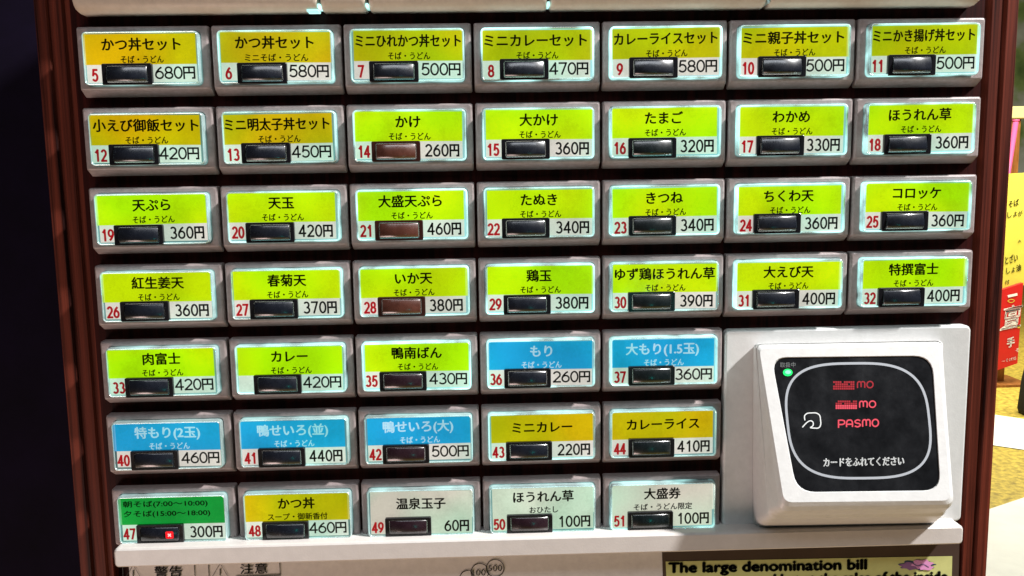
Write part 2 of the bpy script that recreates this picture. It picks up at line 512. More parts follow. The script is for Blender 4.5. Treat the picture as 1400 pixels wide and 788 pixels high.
# ------------------------------------------------------------------ menu buttons
XS = [-0.21040, -0.14965, -0.08955, -0.02984, 0.02978, 0.08920, 0.14951, 0.21090]
ZS = [0.10902, 0.07276, 0.03621, -0.00009, -0.03626, -0.07237, -0.10923]
CW, CH = 0.0521, 0.0238               # clear cover
GAP = 0.0006
TOPM = 0.0027                         # bezel margin above the cover

def bezel_mesh(w):
    """w: pitch of the column. Origin: top centre of the bezel's front face."""
    mb = MB()
    x0, x1 = -w / 2 + GAP, w / 2 - GAP
    cz1, cz0 = -TOPM, -TOPM - CH
    L = lambda r, y: [(x, y, z) for x, z in r]
    outer_back = rrect(x0, x1, -0.0312, 0.0, 0.0008, 4)
    outer_mid = rrect(x0, x1, -0.0287, 0.0, 0.0010, 4)
    outer_in = rrect(x0 + .00035, x1 - .00035, -0.0282, -0.00035, 0.0010, 4)
    front = rrect(x0 + .0010, x1 - .0010, -0.0277, -0.0009, 0.0010, 4)
    ap = rrect(-CW / 2 - .0006, CW / 2 + .0006, cz0 - .0006, cz1 + .0006, 0.0022, 4)
    ap1 = rrect(-CW / 2 - .0002, CW / 2 + .0002, cz0 - .0002, cz1 + .0002, 0.0020, 4)
    mb.loops([L(outer_back, .0054), L(outer_mid, .0012), L(outer_in, .0003), L(front, 0), L(ap, 0), L(ap1, .0004), L(ap1, .0030)], 0, cap0=False, cap1=True)
    return mb.build('selection_button')


def cover_mesh():
    mb = MB()
    cz1, cz0 = -TOPM, -TOPM - CH
    L = lambda i, y, r=0.0020: [(x, y, z) for x, z in rrect(-CW / 2 + i, CW / 2 - i, cz0 + i, cz1 - i, max(r - i, 0.0006), 4)]
    # outer wall, rounded rim, inner wall (material 0 = edge), then the pane (material 1)
    mb.loops([L(0, .0022), L(0, -.0028), L(.0002, -.0035), L(.0004, -.0039), L(.0006, -.0039), L(.0008, -.0036), L(.0008, -.0018)], 0, cap1=False, sm=True)
    mb.poly(L(.0008, -.0034), 1)
    return mb.build('clear_cover')


def key_meshes():
    fr = MB()
    L = lambda x0, x1, z0, z1, y, r=.0006: [(x, y, z) for x, z in rrect(x0, x1, z0, z1, r, 2)]
    hw, hh = .0108, .0045
    fr.loops([L(-hw, hw, -hh, hh, -.0016), L(-hw, hw, -hh, hh, -.0040), L(-hw + .0002, hw - .0002, -hh + .0002, hh - .0002, -.0042),
              L(-.0090, .0090, -.0036, .0036, -.0042), L(-.0089, .0089, -.0035, .0035, -.0034)], 0, cap1=True)
    ky = MB()
    # barrel-topped key: a smooth arc from the top edge down to a nearly flat lower half
    n = 12
    cols = [-.0087, -.0084, .0084, .0087]
    arc = []
    for k in range(n + 1):
        t = k / n
        z = .0033 - .0064 * t
        arc.append((z, -.0040 - .0011 * (1 - (1 - min(1, t / .75)) ** 2) + .0005 * max(0, (t - .8) / .2) ** 2))
    ids = []
    for i, x in enumerate(cols):
        lift = .0004 if i in (0, 3) else 0
        ids.append([ky.add((x, y + lift, z)) for z, y in arc])
    for i in range(3):
        for k in range(n):
            ky.face((ids[i][k], ids[i][k + 1], ids[i + 1][k + 1], ids[i + 1][k]), 0, True)
    bk = [ky.add((x, -.0034, z)) for x, z in ((cols[0], arc[0][0]), (cols[3], arc[0][0]), (cols[0], arc[-1][0]), (cols[3], arc[-1][0]))]
    ky.face([bk[0]] + [ids[i][0] for i in range(4)] + [bk[1]])
    ky.face([bk[3]] + [ids[i][n] for i in (3, 2, 1, 0)] + [bk[2]])
    ky.face([bk[2]] + ids[0][::-1] + [bk[0]]); ky.face([bk[1]] + ids[3] + [bk[3]])
    for q in (fr, ky): q.v = [(x * 1.04, y, z * 1.05) for x, y, z in q.v]
    return fr.build('key_frame'), ky.build('key')


COVER = cover_mesh()
COVER.materials.append(M['edge']); COVER.materials.append(M['pane'])
FRAMES, KEYS = {}, {}
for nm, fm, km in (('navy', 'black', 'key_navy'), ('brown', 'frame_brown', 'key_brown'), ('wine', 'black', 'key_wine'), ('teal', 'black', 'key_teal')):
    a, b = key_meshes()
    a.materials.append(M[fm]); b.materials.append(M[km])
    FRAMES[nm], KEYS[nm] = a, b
BEZ = []
for c in range(7):
    me = bezel_mesh(XS[c + 1] - XS[c])
    me.materials.append(M['bezel'])
    BEZ.append(me)

SU = 'そば・うどん'
# number, title, second line, price, film, wide figures
MENU = [
    [(5, 'かつ丼セット', SU, 680, 'orange', 1), (6, 'かつ丼セット', 'ミニそば・うどん', 580, 'gold', 1), (7, 'ミニひれかつ丼セット', SU, 500, 'olive', 1),
     (8, 'ミニカレーセット', SU, 470, 'olive', 1), (9, 'カレーライスセット', SU, 580, 'olive', 1), (10, 'ミニ親子丼セット', SU, 500, 'olive', 1), (11, 'ミニかき揚げ丼セット', SU, 500, 'olive', 1)],
    [(12, '小えび御飯セット', SU, 420, 'orange', 1), (13, 'ミニ明太子丼セット', SU, 450, 'gold', 1), (14, 'かけ', SU, 260, 'green', 0),
     (15, '大かけ', SU, 360, 'green', 0), (16, 'たまご', SU, 320, 'green', 0), (17, 'わかめ', SU, 330, 'green', 0), (18, 'ほうれん草', SU, 360, 'green', 0)],
    [(19, '天ぷら', SU, 360, 'green', 0), (20, '天玉', SU, 420, 'green', 0), (21, '大盛天ぷら', SU, 460, 'green', 0),
     (22, 'たぬき', SU, 340, 'green', 0), (23, 'きつね', SU, 340, 'green', 0), (24, 'ちくわ天', SU, 360, 'green', 0), (25, 'コロッケ', SU, 360, 'green', 0)],
    [(26, '紅生姜天', SU, 360, 'green', 0), (27, '春菊天', SU, 370, 'green', 0), (28, 'いか天', SU, 380, 'green', 0),
     (29, '鶏玉', SU, 380, 'green', 0), (30, 'ゆず鶏ほうれん草', SU, 390, 'green', 0), (31, '大えび天', SU, 400, 'green', 0), (32, '特撰富士', SU, 400, 'green', 0)],
    [(33, '肉富士', SU, 420, 'green', 1), (None, 'カレー', SU, 420, 'green', 1), (35, '鴨南ばん', SU, 430, 'green', 1),
     (36, 'もり', SU, 260, 'blue', 1), (37, '大もり(1.5玉)', SU, 360, 'blue', 1)],
    [(40, '特もり(2玉)', SU, 460, 'blue', 1), (41, '鴨せいろ(並)', SU, 440, 'blue', 0), (42, '鴨せいろ(大)', SU, 500, 'blue', 1),
     (43, 'ミニカレー', None, 220, 'gold', 0), (44, 'カレーライス', None, 410, 'gold', 0)],
    [(47, None, None, 300, 'leaf', 0), (48, 'かつ丼', 'スープ・御新香付', 460, 'gold', 1), (49, '温泉玉子', None, 60, 'cream', 0),
     (50, 'ほうれん草', 'おひたし', 100, 'cream', 0), (51, '大盛券', 'そば・うどん限定', 100, 'cream', 0)],
]
FILM = {'orange': 'orange-yellow', 'gold': 'golden yellow', 'olive': 'olive-yellow', 'green': 'yellow-green', 'blue': 'sky blue', 'leaf': 'leaf green', 'cream': 'pale green-white'}
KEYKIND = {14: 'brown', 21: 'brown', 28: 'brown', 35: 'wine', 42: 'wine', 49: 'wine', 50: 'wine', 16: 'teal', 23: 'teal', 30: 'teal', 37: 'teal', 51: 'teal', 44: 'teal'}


def card(no, title, sub, price, film, wide, dx, dz, side):
    """Film with its print; origin as the bezel. Depths: lamp box -.0019, film -.0024, print -.0025."""
    mb = MB()
    mats = [M['lamp'], M[film], M['white'], M['pale_print'] if film == 'blue' else M['print'], M['red_print'], M['print'], M['softprint'], M['green_print'], M['refract_' + film]]
    x0, x1 = -CW / 2 + .0002, CW / 2 - .0002
    z1, z0 = -TOPM - .0002, -TOPM - CH + .0002
    mb.poly([(x, -.0019, z) for x, z in rrect(x0, x1, z0, z1, .0015, 3)], 0)
    nl = len(mb.v)
    fx0, fx1 = -CW / 2 + .0011 + dx, CW / 2 - .0014 + dx
    ft = -TOPM - .0011 + dz
    fm = ft - .0136
    fb = fm - .0080
    Y = -.0024
    mb.poly([(fx1, Y, ft), (fx0, Y, ft), (fx0, Y, fm), (fx1, Y, fm)], 1)
    mb.poly([(fx1, Y, fm), (fx0, Y, fm), (fx0, Y, fb), (fx1, Y, fb)], 1 if film == 'cream' else 2)
    # bright side strip: the film's refraction in the cover wall, put in as colour
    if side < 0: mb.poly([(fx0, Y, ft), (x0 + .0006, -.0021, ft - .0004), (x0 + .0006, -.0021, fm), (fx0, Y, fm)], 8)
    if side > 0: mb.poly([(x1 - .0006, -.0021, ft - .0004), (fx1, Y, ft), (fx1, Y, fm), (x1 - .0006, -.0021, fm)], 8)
    yp = Y - .00012
    cx = (fx0 + fx1) / 2
    bold = .012
    if no == 47:
        write(mb, '朝そば(7:00〜10:00)', cx - .0035, ft - .0034, .0036, yp, 7, width=.0405, bold=.03)
        write(mb, '夕そば(15:00〜18:00)', cx - .0030, ft - .0083, .0036, yp, 7, width=.0415, bold=.03)
    else:
        tz = ft - (.0046 if sub else .0062)
        write(mb, title, cx + random.uniform(-.0004, .0004), tz, .0056, yp, 3, bold=.032, maxw=.0478, href='大ぷ')
        if sub:
            write(mb, sub, cx + .0004, ft - .0113, .0032, yp, 3, bold=.026, href='ばど', width=.0192 if sub == SU else None, maxw=.030)
    if no is not None:
        n = str(no)
        nx = -CW / 2 + .0046 + random.uniform(-.0003, .0003)
        nw = .0031 if len(n) == 1 else .0060
        figures(mb, n, nx - nw / 2, nx + nw / 2, fm - .0046, .0058, .00100, 4, lambda x, z: (x, yp, z), gap=.30)
    p = f'{price}円'
    pw = (.0182 if wide else .0160) * (1 if price >= 100 else .76)
    pr = fx1 - .0009 - (0 if wide else .0006)
    pz = fm - (.0038 if wide else .0042)
    figures(mb, p, pr - pw, pr, pz, .0057 if wide else .0059, .00078 if wide else .00084, 5, lambda x, z: (x, yp, z), gap=.17 if wide else .26)
    # inserts never sit quite square
    an = math.radians(random.uniform(-.55, .55))
    pz_ = -TOPM - CH / 2
    for i in range(nl, len(mb.v)):
        x, y, z = mb.v[i]
        mb.v[i] = (x * math.cos(an) - (z - pz_) * math.sin(an), y, pz_ + x * math.sin(an) + (z - pz_) * math.cos(an))
    me = mb.build('label_card')
    for m in mats: me.materials.append(m)
    return me


for r, row in enumerate(MENU):
    for c, (no, title, sub, price, film, wide) in enumerate(row):
        loc = V((XS[c] + XS[c + 1]) / 2, 0, HZ + ZS[r])
        b = bpy.data.objects.new('selection_button', BEZ[c])
        COL.objects.link(b)
        put(b, loc, mach)
        num = f'numbered {no}' if no is not None else 'without a number'
        tag(b, f'{FILM[film]} backlit button {num}, {price} yen' + (', its red lamp lit' if no == 47 else ''))
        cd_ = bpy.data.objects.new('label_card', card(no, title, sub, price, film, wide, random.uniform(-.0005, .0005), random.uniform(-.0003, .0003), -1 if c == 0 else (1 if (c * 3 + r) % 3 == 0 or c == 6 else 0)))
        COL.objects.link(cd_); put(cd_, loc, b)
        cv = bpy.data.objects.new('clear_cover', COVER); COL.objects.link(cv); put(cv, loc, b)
        rim_glow = random.uniform(.45, 1.0) * (.32 if c == 0 else .62 if c == 1 else 1.0) * (.55 if r >= 5 else 1.0)
        cd_.color = cv.color = (rim_glow, rim_glow, rim_glow, 1)      # glow set per button, weaker in the left columns and lower rows
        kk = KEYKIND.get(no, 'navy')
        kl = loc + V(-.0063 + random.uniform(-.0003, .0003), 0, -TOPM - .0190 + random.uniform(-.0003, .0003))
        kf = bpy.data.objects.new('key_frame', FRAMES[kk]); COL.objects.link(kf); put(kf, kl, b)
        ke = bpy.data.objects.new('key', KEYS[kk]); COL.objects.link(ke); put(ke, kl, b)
        if no == 47:
            lm = MB()
            ctr = (.0050, 0)
            lm.poly([(ctr[0] + x, -.00530, ctr[1] + z) for x, z in rrect(-.0019, .0019, -.0018, .0018, .0006, 3)], 0)
            for dx_, dz_ in ((1, 1), (1, -1)):
                s_ = .0007
                a = Vector((-s_ * dx_, -s_ * dz_)); e_ = -a
                n_ = Vector((-a.y, a.x)).normalized() * .00028
                lm.poly([(ctr[0] + q.x, -.00545, ctr[1] + q.y) for q in (a + n_, e_ + n_, e_ - n_, a - n_)][::-1], 1)
            lo = link('red_lamp', lm.build('red_lamp'), [M['led_red'], M['led_core']], b, kl)

# ------------------------------------------------------------------ strip of larger buttons along the top
zb = HZ + 0.1142
edges = [-0.2086, -0.0988, -0.0772, 0.0050, 0.1058, 0.2065]
for i in range(5):
    x0, x1 = edges[i] + (.0010 if i else 0), edges[i + 1] - .0006
    mb = MB()
    prof = []                         # (y, z) from the back bottom round to the top front
    prof = [(.0054, 0.0), (-.0010, 0.0002), (-.0030, .0008), (-.0046, .0020), (-.0056, .0038), (-.0060, .0062), (-.0060, .0420), (.0054, .0420)]
    sec = [x0, x0 + .0007, x0 + .0022, x1 - .0022, x1 - .0007, x1]
    big = 0.0034
    insl = [big, big * .45, 0, 0, big * .45, big] if i in (0, 4) else [.0006, 0, 0, 0, 0, .0006]
    if i == 0: insl = [big, big * .35, 0, 0, 0, .0006]
    if i == 4: insl = [.0006, 0, 0, 0, big * .35, big]
    ids = []
    for xx, ins in zip(sec, insl):
        ids.append([mb.add((xx, min(y + ins * .5, .0054), z + (ins if z < .02 else 0))) for y, z in prof])
    for k in range(len(sec) - 1):
        for q in range(len(prof)):
            q2 = (q + 1) % len(prof)
            mb.face((ids[k][q], ids[k + 1][q], ids[k + 1][q2], ids[k][q2]), 0, q < 6)
    mb.face(ids[0]); mb.face(ids[-1][::-1])
    o = link('upper_bezel', mb.build('upper_bezel'), M['strip'], mach, (0, 0, zb))
    if i:                             # clear corner showing in the joint
        cm = MB()
        cm.box((edges[i] - .0004, -.0050, .0012), (edges[i] + .0006, .0040, .0030))
        if i == 1: cm.box((edges[i] - .0056, -.0040, -.0001), (edges[i] - .0005, .0030, .0008))
        link('clear_corner', cm.build('clear_corner'), M['edge'], o, (0, 0, zb))

# ------------------------------------------------------------------ plate with the card reader
mb = MB()
px0, px1, pz0, pz1 = 0.0899, 0.2112, -0.1372, -0.0371
L = lambda i, y, r=.0028: [(x, y, z) for x, z in rrect(px0 + i, px1 - i, pz0 + i, pz1 - i, r - i, 5)]
mb.loops([L(0, .0054), L(0, .0010), L(.0003, .0003), L(.0010, 0)], 0, cap1=True)
plate = link('reader_plate', mb.build('reader_plate'), M['plate'], mach, (0, 0, HZ))

def depth_at(v):                      # the reader's face leans out towards its foot
    return .0095 + .0245 * (v - 472) / (690 - 472)
def on_face(u, v, lift=0.0):
    return unproj(u, v, depth_at(v) + lift)
def rq(corners, r, n=6):
    """Quad (TR, TL, BL, BR) in photo pixels with rounded corners."""
    out = []
    for i in range(4):
        p = Vector(corners[i]); a = Vector(corners[i - 1]); b = Vector(corners[(i + 1) % 4])
        rr = r[i] if isinstance(r, (list, tuple)) else r
        s = p + (a - p).normalized() * rr; e = p + (b - p).normalized() * rr
        for k in range(n + 1):
            t = k / n
            out.append(tuple((1 - t) ** 2 * s + 2 * t * (1 - t) * p + t * t * e))
    return out
base = [unproj(u, v, .0002) for u, v in rq([(1289, 467), (1030, 471), (1029, 723), (1279, 719)], [8, 8, 14, 14])]
basf = [unproj(u, v, .003) for u, v in rq([(1289.5, 466), (1030, 470), (1031, 722), (1281, 718)], [8, 8, 14, 14])]
mid = [unproj(u, v, .0065 + .015 * max(0, (v - 472) / 235)) for u, v in rq([(1288, 466), (1032, 470), (1050, 709), (1294, 706)], [9, 9, 12, 12])]
step = [unproj(u, v, .0070 + .016 * max(0, (v - 472) / 235)) for u, v in rq([(1288, 466), (1032.5, 470.5), (1052, 705), (1295, 702)], [9, 9, 12, 12])]
lipb = [unproj(u, v, depth_at(v) - .0030) for u, v in rq([(1288, 466.5), (1033, 471), (1066, 699), (1303, 695)], [9, 9, 12, 12])]
f0 = [unproj(u, v, depth_at(v) - .0012) for u, v in rq([(1287, 468), (1034, 472.5), (1069.5, 693), (1304, 690)], [9, 9, 12, 12])]
f1 = [unproj(u, v, depth_at(v)) for u, v in rq([(1283, 473), (1038, 477), (1072, 687), (1300, 684.5)], [9, 9, 12, 12])]
s0 = [on_face(u, v) for u, v in rq([(1275, 486), (1054, 488.5), (1088.5, 674), (1286.5, 671.5)], [26, 22, 26, 24])]
s1 = [on_face(u, v, -.0007) for u, v in rq([(1274, 487), (1055, 489.5), (1089.5, 673), (1285.5, 670.5)], [26, 22, 26, 24])]
mb = MB()
mb.loops([base, basf, mid, step, lipb, f0, f1, s0, s1], 0, cap1=False)
org = unproj(1160, 590, .0)
rd = MB(); rd.v = [tuple(Vector(p) - org) for p in mb.v]; rd.f, rd.m, rd.sm = mb.f, mb.m, mb.sm
reader = link('card_reader', rd.build('card_reader'), M['plate'], mach, org)

def rel(mb, o):
    mb.v = [tuple(Vector(p) - o) for p in mb.v]
    return mb
sc = MB()
sc.poly([on_face(u, v, -.0006) for u, v in rq([(1274, 487), (1055, 489.5), (1089.5, 673), (1285.5, 670.5)], [26, 22, 26, 24])], 0)
F = lambda u, v: on_face(u, v, -.0004)
ringp = []
for k in range(96):
    a = 2 * math.pi * k / 96
    ca, sa = math.cos(a), math.sin(a)
    e = 2 / 3.1
    x = 97 * math.copysign(abs(ca) ** e, ca); y = 78.5 * math.copysign(abs(sa) ** e, sa)
    ringp.append((1173.5 + x + y * 0.105, 575.5 + y - x * 0.012))
ribbon(sc, ringp, 3.4, F, 1, True)
hand = [(1100.5, 575), (1100, 569), (1103.5, 565.5), (1109, 564.8), (1116, 565), (1120.5, 568), (1121.8, 574), (1122, 581), (1119, 585.3), (1113, 585.5), (1107.5, 585)]
ribbon(sc, spline(hand, 5), 1.5, F, 2)
ribbon(sc, spline([(1107.5, 585), (1111.5, 582), (1111.5, 577.5), (1108, 575.5), (1103, 578), (1097, 584.5)], 5), 1.5, F, 2)
def word(body, u, v, h, w, m, bold, slope=-0.02, href=None):
    write(sc, body, 0, 0, h, 0, m, width=w, bold=bold, href=href, fn=lambda x, z: F(u + x, v - z + slope * x))
word('カードをふれてください', 1181, 631.5, 11.5, 110, 2, .030)
word('取扱中', 1077, 499, 7, 21, 5, .0)
def led_word(body, u0, u1, v, h, w, m): figures(sc, body, u0, u1, 0, h, w, m, lambda x, z: F(x, v - z - .025 * (x - u0)), gap=.30)
led_word('PASMO', 1145.5, 1202, 579.7, 11.5, 1.9, 3)
led_word('MO', 1174.5, 1198, 553.3, 10.5, 1.8, 3)
led_word('MO', 1171.5, 1194.5, 526.5, 10.5, 1.8, 4)
for (u, v, m, mm) in ((1157, 553.5, 3, 4), (1153.5, 527, 4, 4)):
    # passing dot columns of the running display: rows of little squares, brighter in the lower half
    for i in range(10):
        for j in range(4):
            x, y = u - 14.5 + i * 2.95, v - 5.6 + j * 3.0
            q = [(x, y), (x + 2.5, y), (x + 2.5, y + 2.5), (x, y + 2.5)]
            if (i * 3 + j * 5 + int(v)) % 7 == 0 and j < 2: continue
            sc.poly([F(a, b) for a, b in q], m if j >= 2 else mm)
scr = link('screen', rel(sc, org).build('screen'), [M['screen'], M['ring'], M['white_print'], M['dots'], M['dots_dim'], M['faint']], reader, org)
lg = MB()
lg.poly([on_face(1077 + 6.5 * math.cos(a * .3927), 509.5 - 5 * math.sin(a * .3927), -.0003) for a in range(16)], 0)
lg.poly([on_face(1077.5 + 4 * math.cos(a * .3927), 509 - 2.6 * math.sin(a * .3927), -.0002) for a in range(16)], 1)
link('green_lamp', rel(lg, org).build('green_lamp'), [M['led_green'], M['led_green_core']], reader, org)

# ------------------------------------------------------------------ ledge and the panel under it
mb = MB()
x0, x1 = -0.2066, 0.2072
def led(i, y, dz0=0.0):
    return [(x, y, z) for x, z in rrect(x0 + i, x1 - i, -0.1450 + i + dz0, -0.1353 - i, max(.0022 - i, .0008), 5)]
mb.loops([led(0, .0110), led(0, -.0085), led(.0003, -.0094), led(.0010, -.0100)], 0, cap1=True, cap0=True)
ledge = link('ledge', mb.build('ledge'), M['ledge'], mach, (0, 0, HZ))
mb = MB()
mb.box((x0 + .001, .0040, -.62), (x1 - .001, .0118, -.1452))
low = link('lower_panel', mb.build('lower_panel'), M['lower'], mach, (0, 0, HZ))
FL = lambda u, v: unproj(u, v, -.0036)
FL2 = lambda u, v: unproj(u, v, -.0034)
def sticker(name, mb, mats, parent):
    o = unproj(700, 790, -.004)
    return link(name, rel(mb, o).build(name), mats, parent, o)
def frame_line(mb, pts, w, m): ribbon(mb, pts, w, FL, m)
def tri(mb, u, v, s):
    p = [(u, v - s * .55), (u - s * .62, v + s * .5), (u + s * .62, v + s * .5)]
    ribbon(mb, p, 1.2, FL, 0, True)
    ribbon(mb, [(u, v - s * .2), (u, v + s * .22)], 1.6, FL, 0)
    ribbon(mb, [(u, v + s * .30), (u, v + s * .38)], 1.6, FL, 0)
sk = MB()
frame_line(sk, [(167, 766), (169.5, 812), (268, 809), (265, 763)], 1.3, 0)
tri(sk, 182, 784, 21)
write(sk, '警告', 0, 0, 15, 0, 0, width=38, bold=.02, fn=lambda x, z: FL(230 + x * 1.0, 782 - z - x * .03))
sticker('warning_notice', sk, [M['softprint']], low)
sk = MB()
frame_line(sk, [(284.5, 762), (287, 812), (384, 809), (382, 760)], 1.3, 0)
frame_line(sk, [(322, 788.5), (383, 786.5)], 1.6, 0)
tri(sk, 301, 782, 21)
write(sk, '注意', 0, 0, 14, 0, 0, width=37, bold=.02, fn=lambda x, z: FL(347 + x * 1.0, 777.5 - z - x * .03))
sticker('caution_notice', sk, [M['softprint']], low)
sk = MB()
def circ(u, v, r): return [(u + r * math.cos(k * .2618), v + r * math.sin(k * .2618)) for k in range(24)]
ribbon(sk, circ(677, 777, 12), 1.2, FL, 0, True)
cc = circ(656, 782.5, 12)
ribbon(sk, [p for p in cc[3:] + cc[:3] if (p[0] - 677) ** 2 + (p[1] - 777) ** 2 > 144], 1.2, FL, 0)
cc = circ(640, 792, 12)
ribbon(sk, [p for p in cc[6:] + cc[:6] if (p[0] - 656) ** 2 + (p[1] - 782.5) ** 2 > 144], 1.2, FL, 0)
write(sk, '500', 0, 0, 8.5, 0, 0, width=19, bold=.0, fn=lambda x, z: FL(677 + x, 777 - z - x * .03))
write(sk, '100', 0, 0, 8.5, 0, 0, width=18, bold=.0, fn=lambda x, z: FL(655 + x, 783 - z - x * .03))
sticker('coin_mark', sk, [M['softprint']], low)

# flat dark sheet: shadow under the recess top painted in, with the bill notice
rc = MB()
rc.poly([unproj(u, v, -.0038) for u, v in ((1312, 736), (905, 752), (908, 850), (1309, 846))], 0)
sticker('notice_recess_shade', rc, [M['recess']], low)
nt = MB()
nt.poly([FL(u, v) for u, v in ((1302, 760.5), (910, 768), (914, 850), (1300, 846))], 0)
write(nt, 'The large denomination bill', 0, 0, 13.5, 0, 1, width=270, bold=.064, href='Tbl', fn=lambda x, z: FL2(1049.5 + x, 774.3 - z - x * .018))
write(nt, 'and but at the sales of the inside', 0, 0, 13.5, 0, 1, width=262, bold=.064, href='Tbl', fn=lambda x, z: FL2(1164 + x, 790.5 - z - x * .018))
def blob(u, v, ru, rv, k, amp, m, fn):
    nt.poly([fn(u + ru * (1 + amp * math.sin(k * a * .1309)) * math.cos(a * .1309), v - rv * (1 + amp * math.sin(k * a * .1309 + 1)) * math.sin(a * .1309)) for a in range(48)], m)
blob(1254, 773, 23, 6.5, 9, .18, 4, lambda u, v: unproj(u, v, -.0035))
blob(1246, 774, 15, 5, 7, .16, 3, lambda u, v: unproj(u, v, -.0034))
blob(1261, 771.5, 14, 6, 6, .16, 2, lambda u, v: unproj(u, v, -.0033))
blob(1266, 776.5, 10, 3.2, 5, .14, 2, lambda u, v: unproj(u, v, -.0032))
ribbon(nt, spline([(1248, 770), (1254, 774), (1262, 772), (1270, 776)], 4), 0.9, lambda u, v: unproj(u, v, -.0031), 4)
sticker('bill_notice', nt, [M['sticker'], M['print'], M['pink'], M['purple'], M['indigo']], low)

# ================================================================== THE SHOP BEHIND
def ground(name, pts, z, m):
    mb = MB(); mb.poly([(x, y, z) for x, y in pts])
    o = link(name, mb.build(name), m); tag(o, kind='structure'); return o
M['floor'] = mat('yellow_speckled_floor', srgb(190, 165, 62), 0.55, mottle=0.8, mscale=34)
M['palefloor'] = mat('pale_floor', (0.80, 0.80, 0.70), 0.4, mottle=0.12, mscale=6)  # near-white colour of the floor's pale band and pale area
M['gwall'] = mat('grey_green_wall', (0.34, 0.40, 0.22), 0.7)
_n = M['gwall'].node_tree.nodes; _l = M['gwall'].node_tree.links
_g = _n.new('ShaderNodeNewGeometry'); _t = _n.new('ShaderNodeTexNoise'); _t.inputs['Scale'].default_value = 2.2; _t.inputs['Detail'].default_value = 4
_r = _n.new('ShaderNodeValToRGB')
for _k, (_p, _c) in enumerate(((.34, (.04, .08, .012, 1)), (.45, (.13, .19, .05, 1)), (.52, (.22, .24, .18, 1)), (.66, (.32, .34, .30, 1)))):
    _e = _r.color_ramp.elements[_k] if _k < 2 else _r.color_ramp.elements.new(_p)
    _e.position = _p; _e.color = _c
_l.new(_g.outputs['Position'], _t.inputs['Vector']); _l.new(_t.outputs['Fac'], _r.inputs[0])
_l.new(_r.outputs[0], _n['Principled BSDF'].inputs['Base Color'])
M['dwall'] = mat('unlit_violet_wall', (0.0035, 0.0015, 0.009), 0.8, 0.1, mottle=0.5, mscale=14)  # darkness of the unlit left side put into this near-black colour
M['counter'] = wood('orange_brown_wood', (0.16, 0.055, 0.012), (0.34, 0.13, 0.03), 0.5, (30, 30, 4))
M['countertop'] = mat('cream_top', (0.62, 0.50, 0.22), 0.5, mottle=0.1, mscale=20)
M['pinkp'] = mat('pink_tube', (0.72, 0.10, 0.24), 0.35)
M['ypaper'] = mat('yellow_paper', (0.62, 0.55, 0.06), 0.6, mottle=0.08, mscale=15)
M['red'] = mat('red_card', (0.55, 0.010, 0.012), 0.45, mottle=0.08, mscale=20)
M['offwhite'] = mat('white_ink', (0.78, 0.76, 0.72), 0.5)
M['blackbag'] = mat('black_fabric', (0.008, 0.008, 0.009), 0.8)

ground('floor', [(30, -6), (-8, -6), (-8, 30), (30, 30)], 0.0, M['floor'])
def gpt(u, v):
    d = R0 * ((u - 700) / FPX) + R1 * ((v - 394) / FPX) + R2
    t = (0 - CAM.z) / d.z
    p = CAM + d * t
    return (p.x, p.y)
a, b = gpt(1345, 566), gpt(1440, 580)
c_, d_ = gpt(1440, 622), gpt(1345, 608)
ground('pale_floor_band', [a, b, c_, d_], 0.004, M['palefloor'])
a, b = gpt(1345, 700), gpt(1440, 668)
c_, d_ = gpt(1440, 1000), gpt(1250, 1000)
e_ = gpt(1250, 732)
ground('pale_floor_area', [a, b, c_, d_, e_], 0.004, M['palefloor'])
mb = MB(); mb.box((-8, 9.5, 0), (14, 9.7, 4.5))
tag(link('shop_wall', mb.build('shop_wall'), M['gwall']), 'blurred grey-green wall of the shop behind the machine', 'wall', kind='structure')
mb = MB(); mb.box((-3.5, 0.60, 0), (-0.26, 0.70, 3.0))  # added backing that keeps the left of the machine dark
tag(link('dark_wall', mb.build('dark_wall'), M['dwall']), 'unlit violet-black wall left of the ticket machine', 'wall', kind='structure')

YC = 6.5                              # the counter runs across the shop 6.5 m behind the machine
def at(u, v, y=YC): return unproj(u, v, -y)
top = at(1385, 146).z; tb = at(1385, 163).z
cx0 = at(1340, 200).x
ct = empty('serving_counter', ((cx0 + 4) / 2, YC + .3, 0), 'tall orange-brown wooden counter with a cream top behind the machine', 'counter')
mb = MB(); mb.box((cx0, YC, 0), (4.2, YC + .6, tb)); link('counter_body', mb.build('counter_body'), M['counter'], ct)
mb = MB(); mb.box((cx0 - .03, YC - .05, tb + .001), (4.25, YC + .65, top), bev=.01); link('counter_top', mb.build('counter_top'), M['countertop'], ct)

# things standing in front of the counter
p0, p1 = at(1389, 166, YC - .3), at(1379, 242, YC - .3)
mb = MB()
def cone(mb, a, b, ra, rb, m=0, n=14):
    ids = []
    d = (b - a).normalized(); sx = d.cross(Vector((0, 1, 0))).normalized(); sy = d.cross(sx)
    for p, r in ((a, ra), (b, rb)):
        ids.append([mb.add(p + sx * r * math.cos(k * 2 * math.pi / n) + sy * r * math.sin(k * 2 * math.pi / n)) for k in range(n)])
    for k in range(n):
        mb.face((ids[0][k], ids[0][(k + 1) % n], ids[1][(k + 1) % n], ids[1][k]), m, True)
    mb.face(ids[0][::-1], m); mb.face(ids[1], m)
foot = Vector((at(1340, 500, YC - .3).x, YC - .3, 0.0))
cone(mb, p0, foot, .019, .015)
cone(mb, p0 + Vector((0, 0, .012)), p0, .026, .024)
tag(link('pink_pole', mb.build('pink_pole'), M['pinkp']), 'slim bright pink pole leaning before the wooden counter', 'pole')

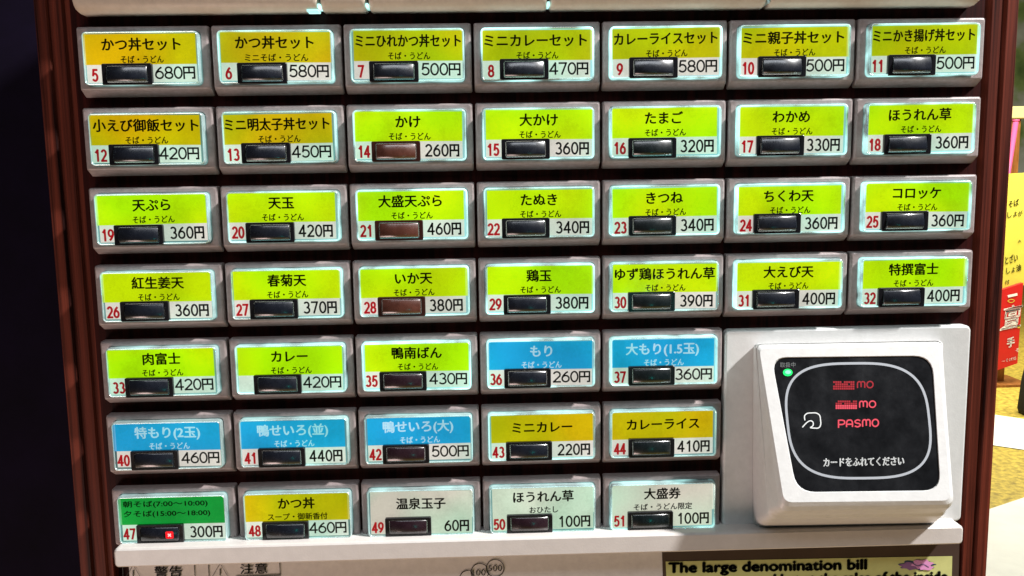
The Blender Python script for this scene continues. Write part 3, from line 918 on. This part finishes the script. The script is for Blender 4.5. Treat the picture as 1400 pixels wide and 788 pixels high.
YS = 5.0
def board(u0, u1, v0, v1, lean, y, th=.02):
    """Upright board seen between the given pixels; returns its corners TR TL BL BR."""
    return [at(u1, v0 - lean * .5, y), at(u0, v0, y), at(u0 - lean, v1, y), at(u1 - lean, v1 - lean * .5, y)]
yb = [at(1412, 236, YS), at(1377, 238, YS), at(1369, 397, YS), at(1405, 389, YS)]
mb = MB()
mb.loops([[p + Vector((0, .02, 0)) for p in yb], yb], 0, cap0=True)
# the stand behind it, down to the floor
yo = yb[2].lerp(yb[3], .5)
Fy = lambda u, v: unproj(u, v, -(YS - .004))
for body, u, v, h, w in (('そば', 1386, 278, 9, 14), ('しょ', 1384, 293, 8, 13), ('が', 1395, 292, 7, 6), ('とざい', 1383, 354, 11, 17), ('しょ油', 1386, 368, 9, 20), ('付', 1377, 386, 6, 6), ('大', 1394, 330, 4, 5)):
    write(mb, body, 0, 0, h, 0, 1, width=w, bold=.015, fn=lambda x, z, u=u, v=v: Fy(u + x - z * .0, v - z - x * .25))
yp = MB(); yp.v = [tuple(Vector(p) - yo) for p in mb.v]; yp.f, yp.m, yp.sm = mb.f, mb.m, mb.sm
tag(link('yellow_menu_board', yp.build('yellow_menu_board'), [M['ypaper'], M['print']], None, yo), 'tall yellow board with black handwriting above the red poster stand', 'sign')

YR = YS - .04
rb = [at(1399, 387, YR), at(1369, 397, YR), at(1362, 507, YR), at(1391, 497, YR)]
mb = MB()
mb.loops([[p + Vector((0, .03, 0)) for p in rb], rb], 0, cap0=True)
Fr = lambda u, v: unproj(u, v, -(YR - .004))
write(mb, '亶', 0, 0, 32, 0, 1, width=26, bold=.010, fn=lambda x, z: Fr(1384 + x + z * .12, 433 - z - x * .2))
ribbon(mb, spline([(1391, 440), (1382, 444), (1374, 447), (1367, 452)], 4), 2.6, Fr, 1)
ribbon(mb, [(1378, 405.5), (1391, 402.5)], 3.4, Fr, 1)
write(mb, '手', 0, 0, 13, 0, 1, width=10, bold=.035, fn=lambda x, z: Fr(1382 + x, 468 - z - x * .2))
write(mb, 'そ', 0, 0, 5, 0, 1, width=5, bold=.0, fn=lambda x, z: Fr(1391 + x, 479 - z - x * .2))
write(mb, '～そば処', 0, 0, 4.5, 0, 1, width=20, bold=.01, fn=lambda x, z: Fr(1379.5 + x, 492 - z - x * .25))
ribbon(mb, spline([(1378, 412), (1382, 409.5), (1387, 411), (1383, 414)], 4, True), .8, Fr, 2, True)
ribbon(mb, [(1391, 447), (1394, 446.5)], 4, Fr, 2)
ro = rb[2].lerp(rb[3], .5)
rp = MB(); rp.v = [tuple(Vector(p) - ro) for p in mb.v]; rp.f, rp.m, rp.sm = mb.f, mb.m, mb.sm
tag(link('red_poster', rp.build('red_poster'), [M['red'], M['offwhite'], M['ypaper']], None, ro), 'red poster with white brush lettering just below the yellow board', 'poster')
# stand that carries board and poster
mb = MB()
sx = (rb[0].x + rb[1].x) / 2
mb.box((sx - .02, YS + .024, 0.016), (sx + .02, YS + .05, yb[1].z - .01))
mb.box((sx - .14, YS - .08, 0.0), (sx + .14, YS + .2, .015))
stand = link('poster_stand', mb.build('poster_stand'), M['counter'])
tag(stand, 'upright wooden stand carrying the yellow board and the red poster', 'stand')

# dark bag standing on the pale floor band at the right edge
bp = gpt(1402, 567)
bo = Vector((bp[0], bp[1], 0))
hgt = (at(1400, 470, bp[1]).z)
mb = MB()
k = bp[1] / FPX
L = lambda w, d, z, dx=0: [(dx + x, y, z) for x, y in rrect(-w, w, -d, d, min(w, d) * .5, 4)]
mb.loops([L(.050, .05, 0.0, .03), L(.058, .06, .03, .032), L(.052, .06, .20, .042), L(.040, .045, .36, .055), L(.012, .02, .42, .06)], 0, cap0=True, sm=True)
tag(link('black_bag', mb.build('black_bag'), M['blackbag'], None, bo), 'black bag standing on the pale floor at the right edge', 'bag')
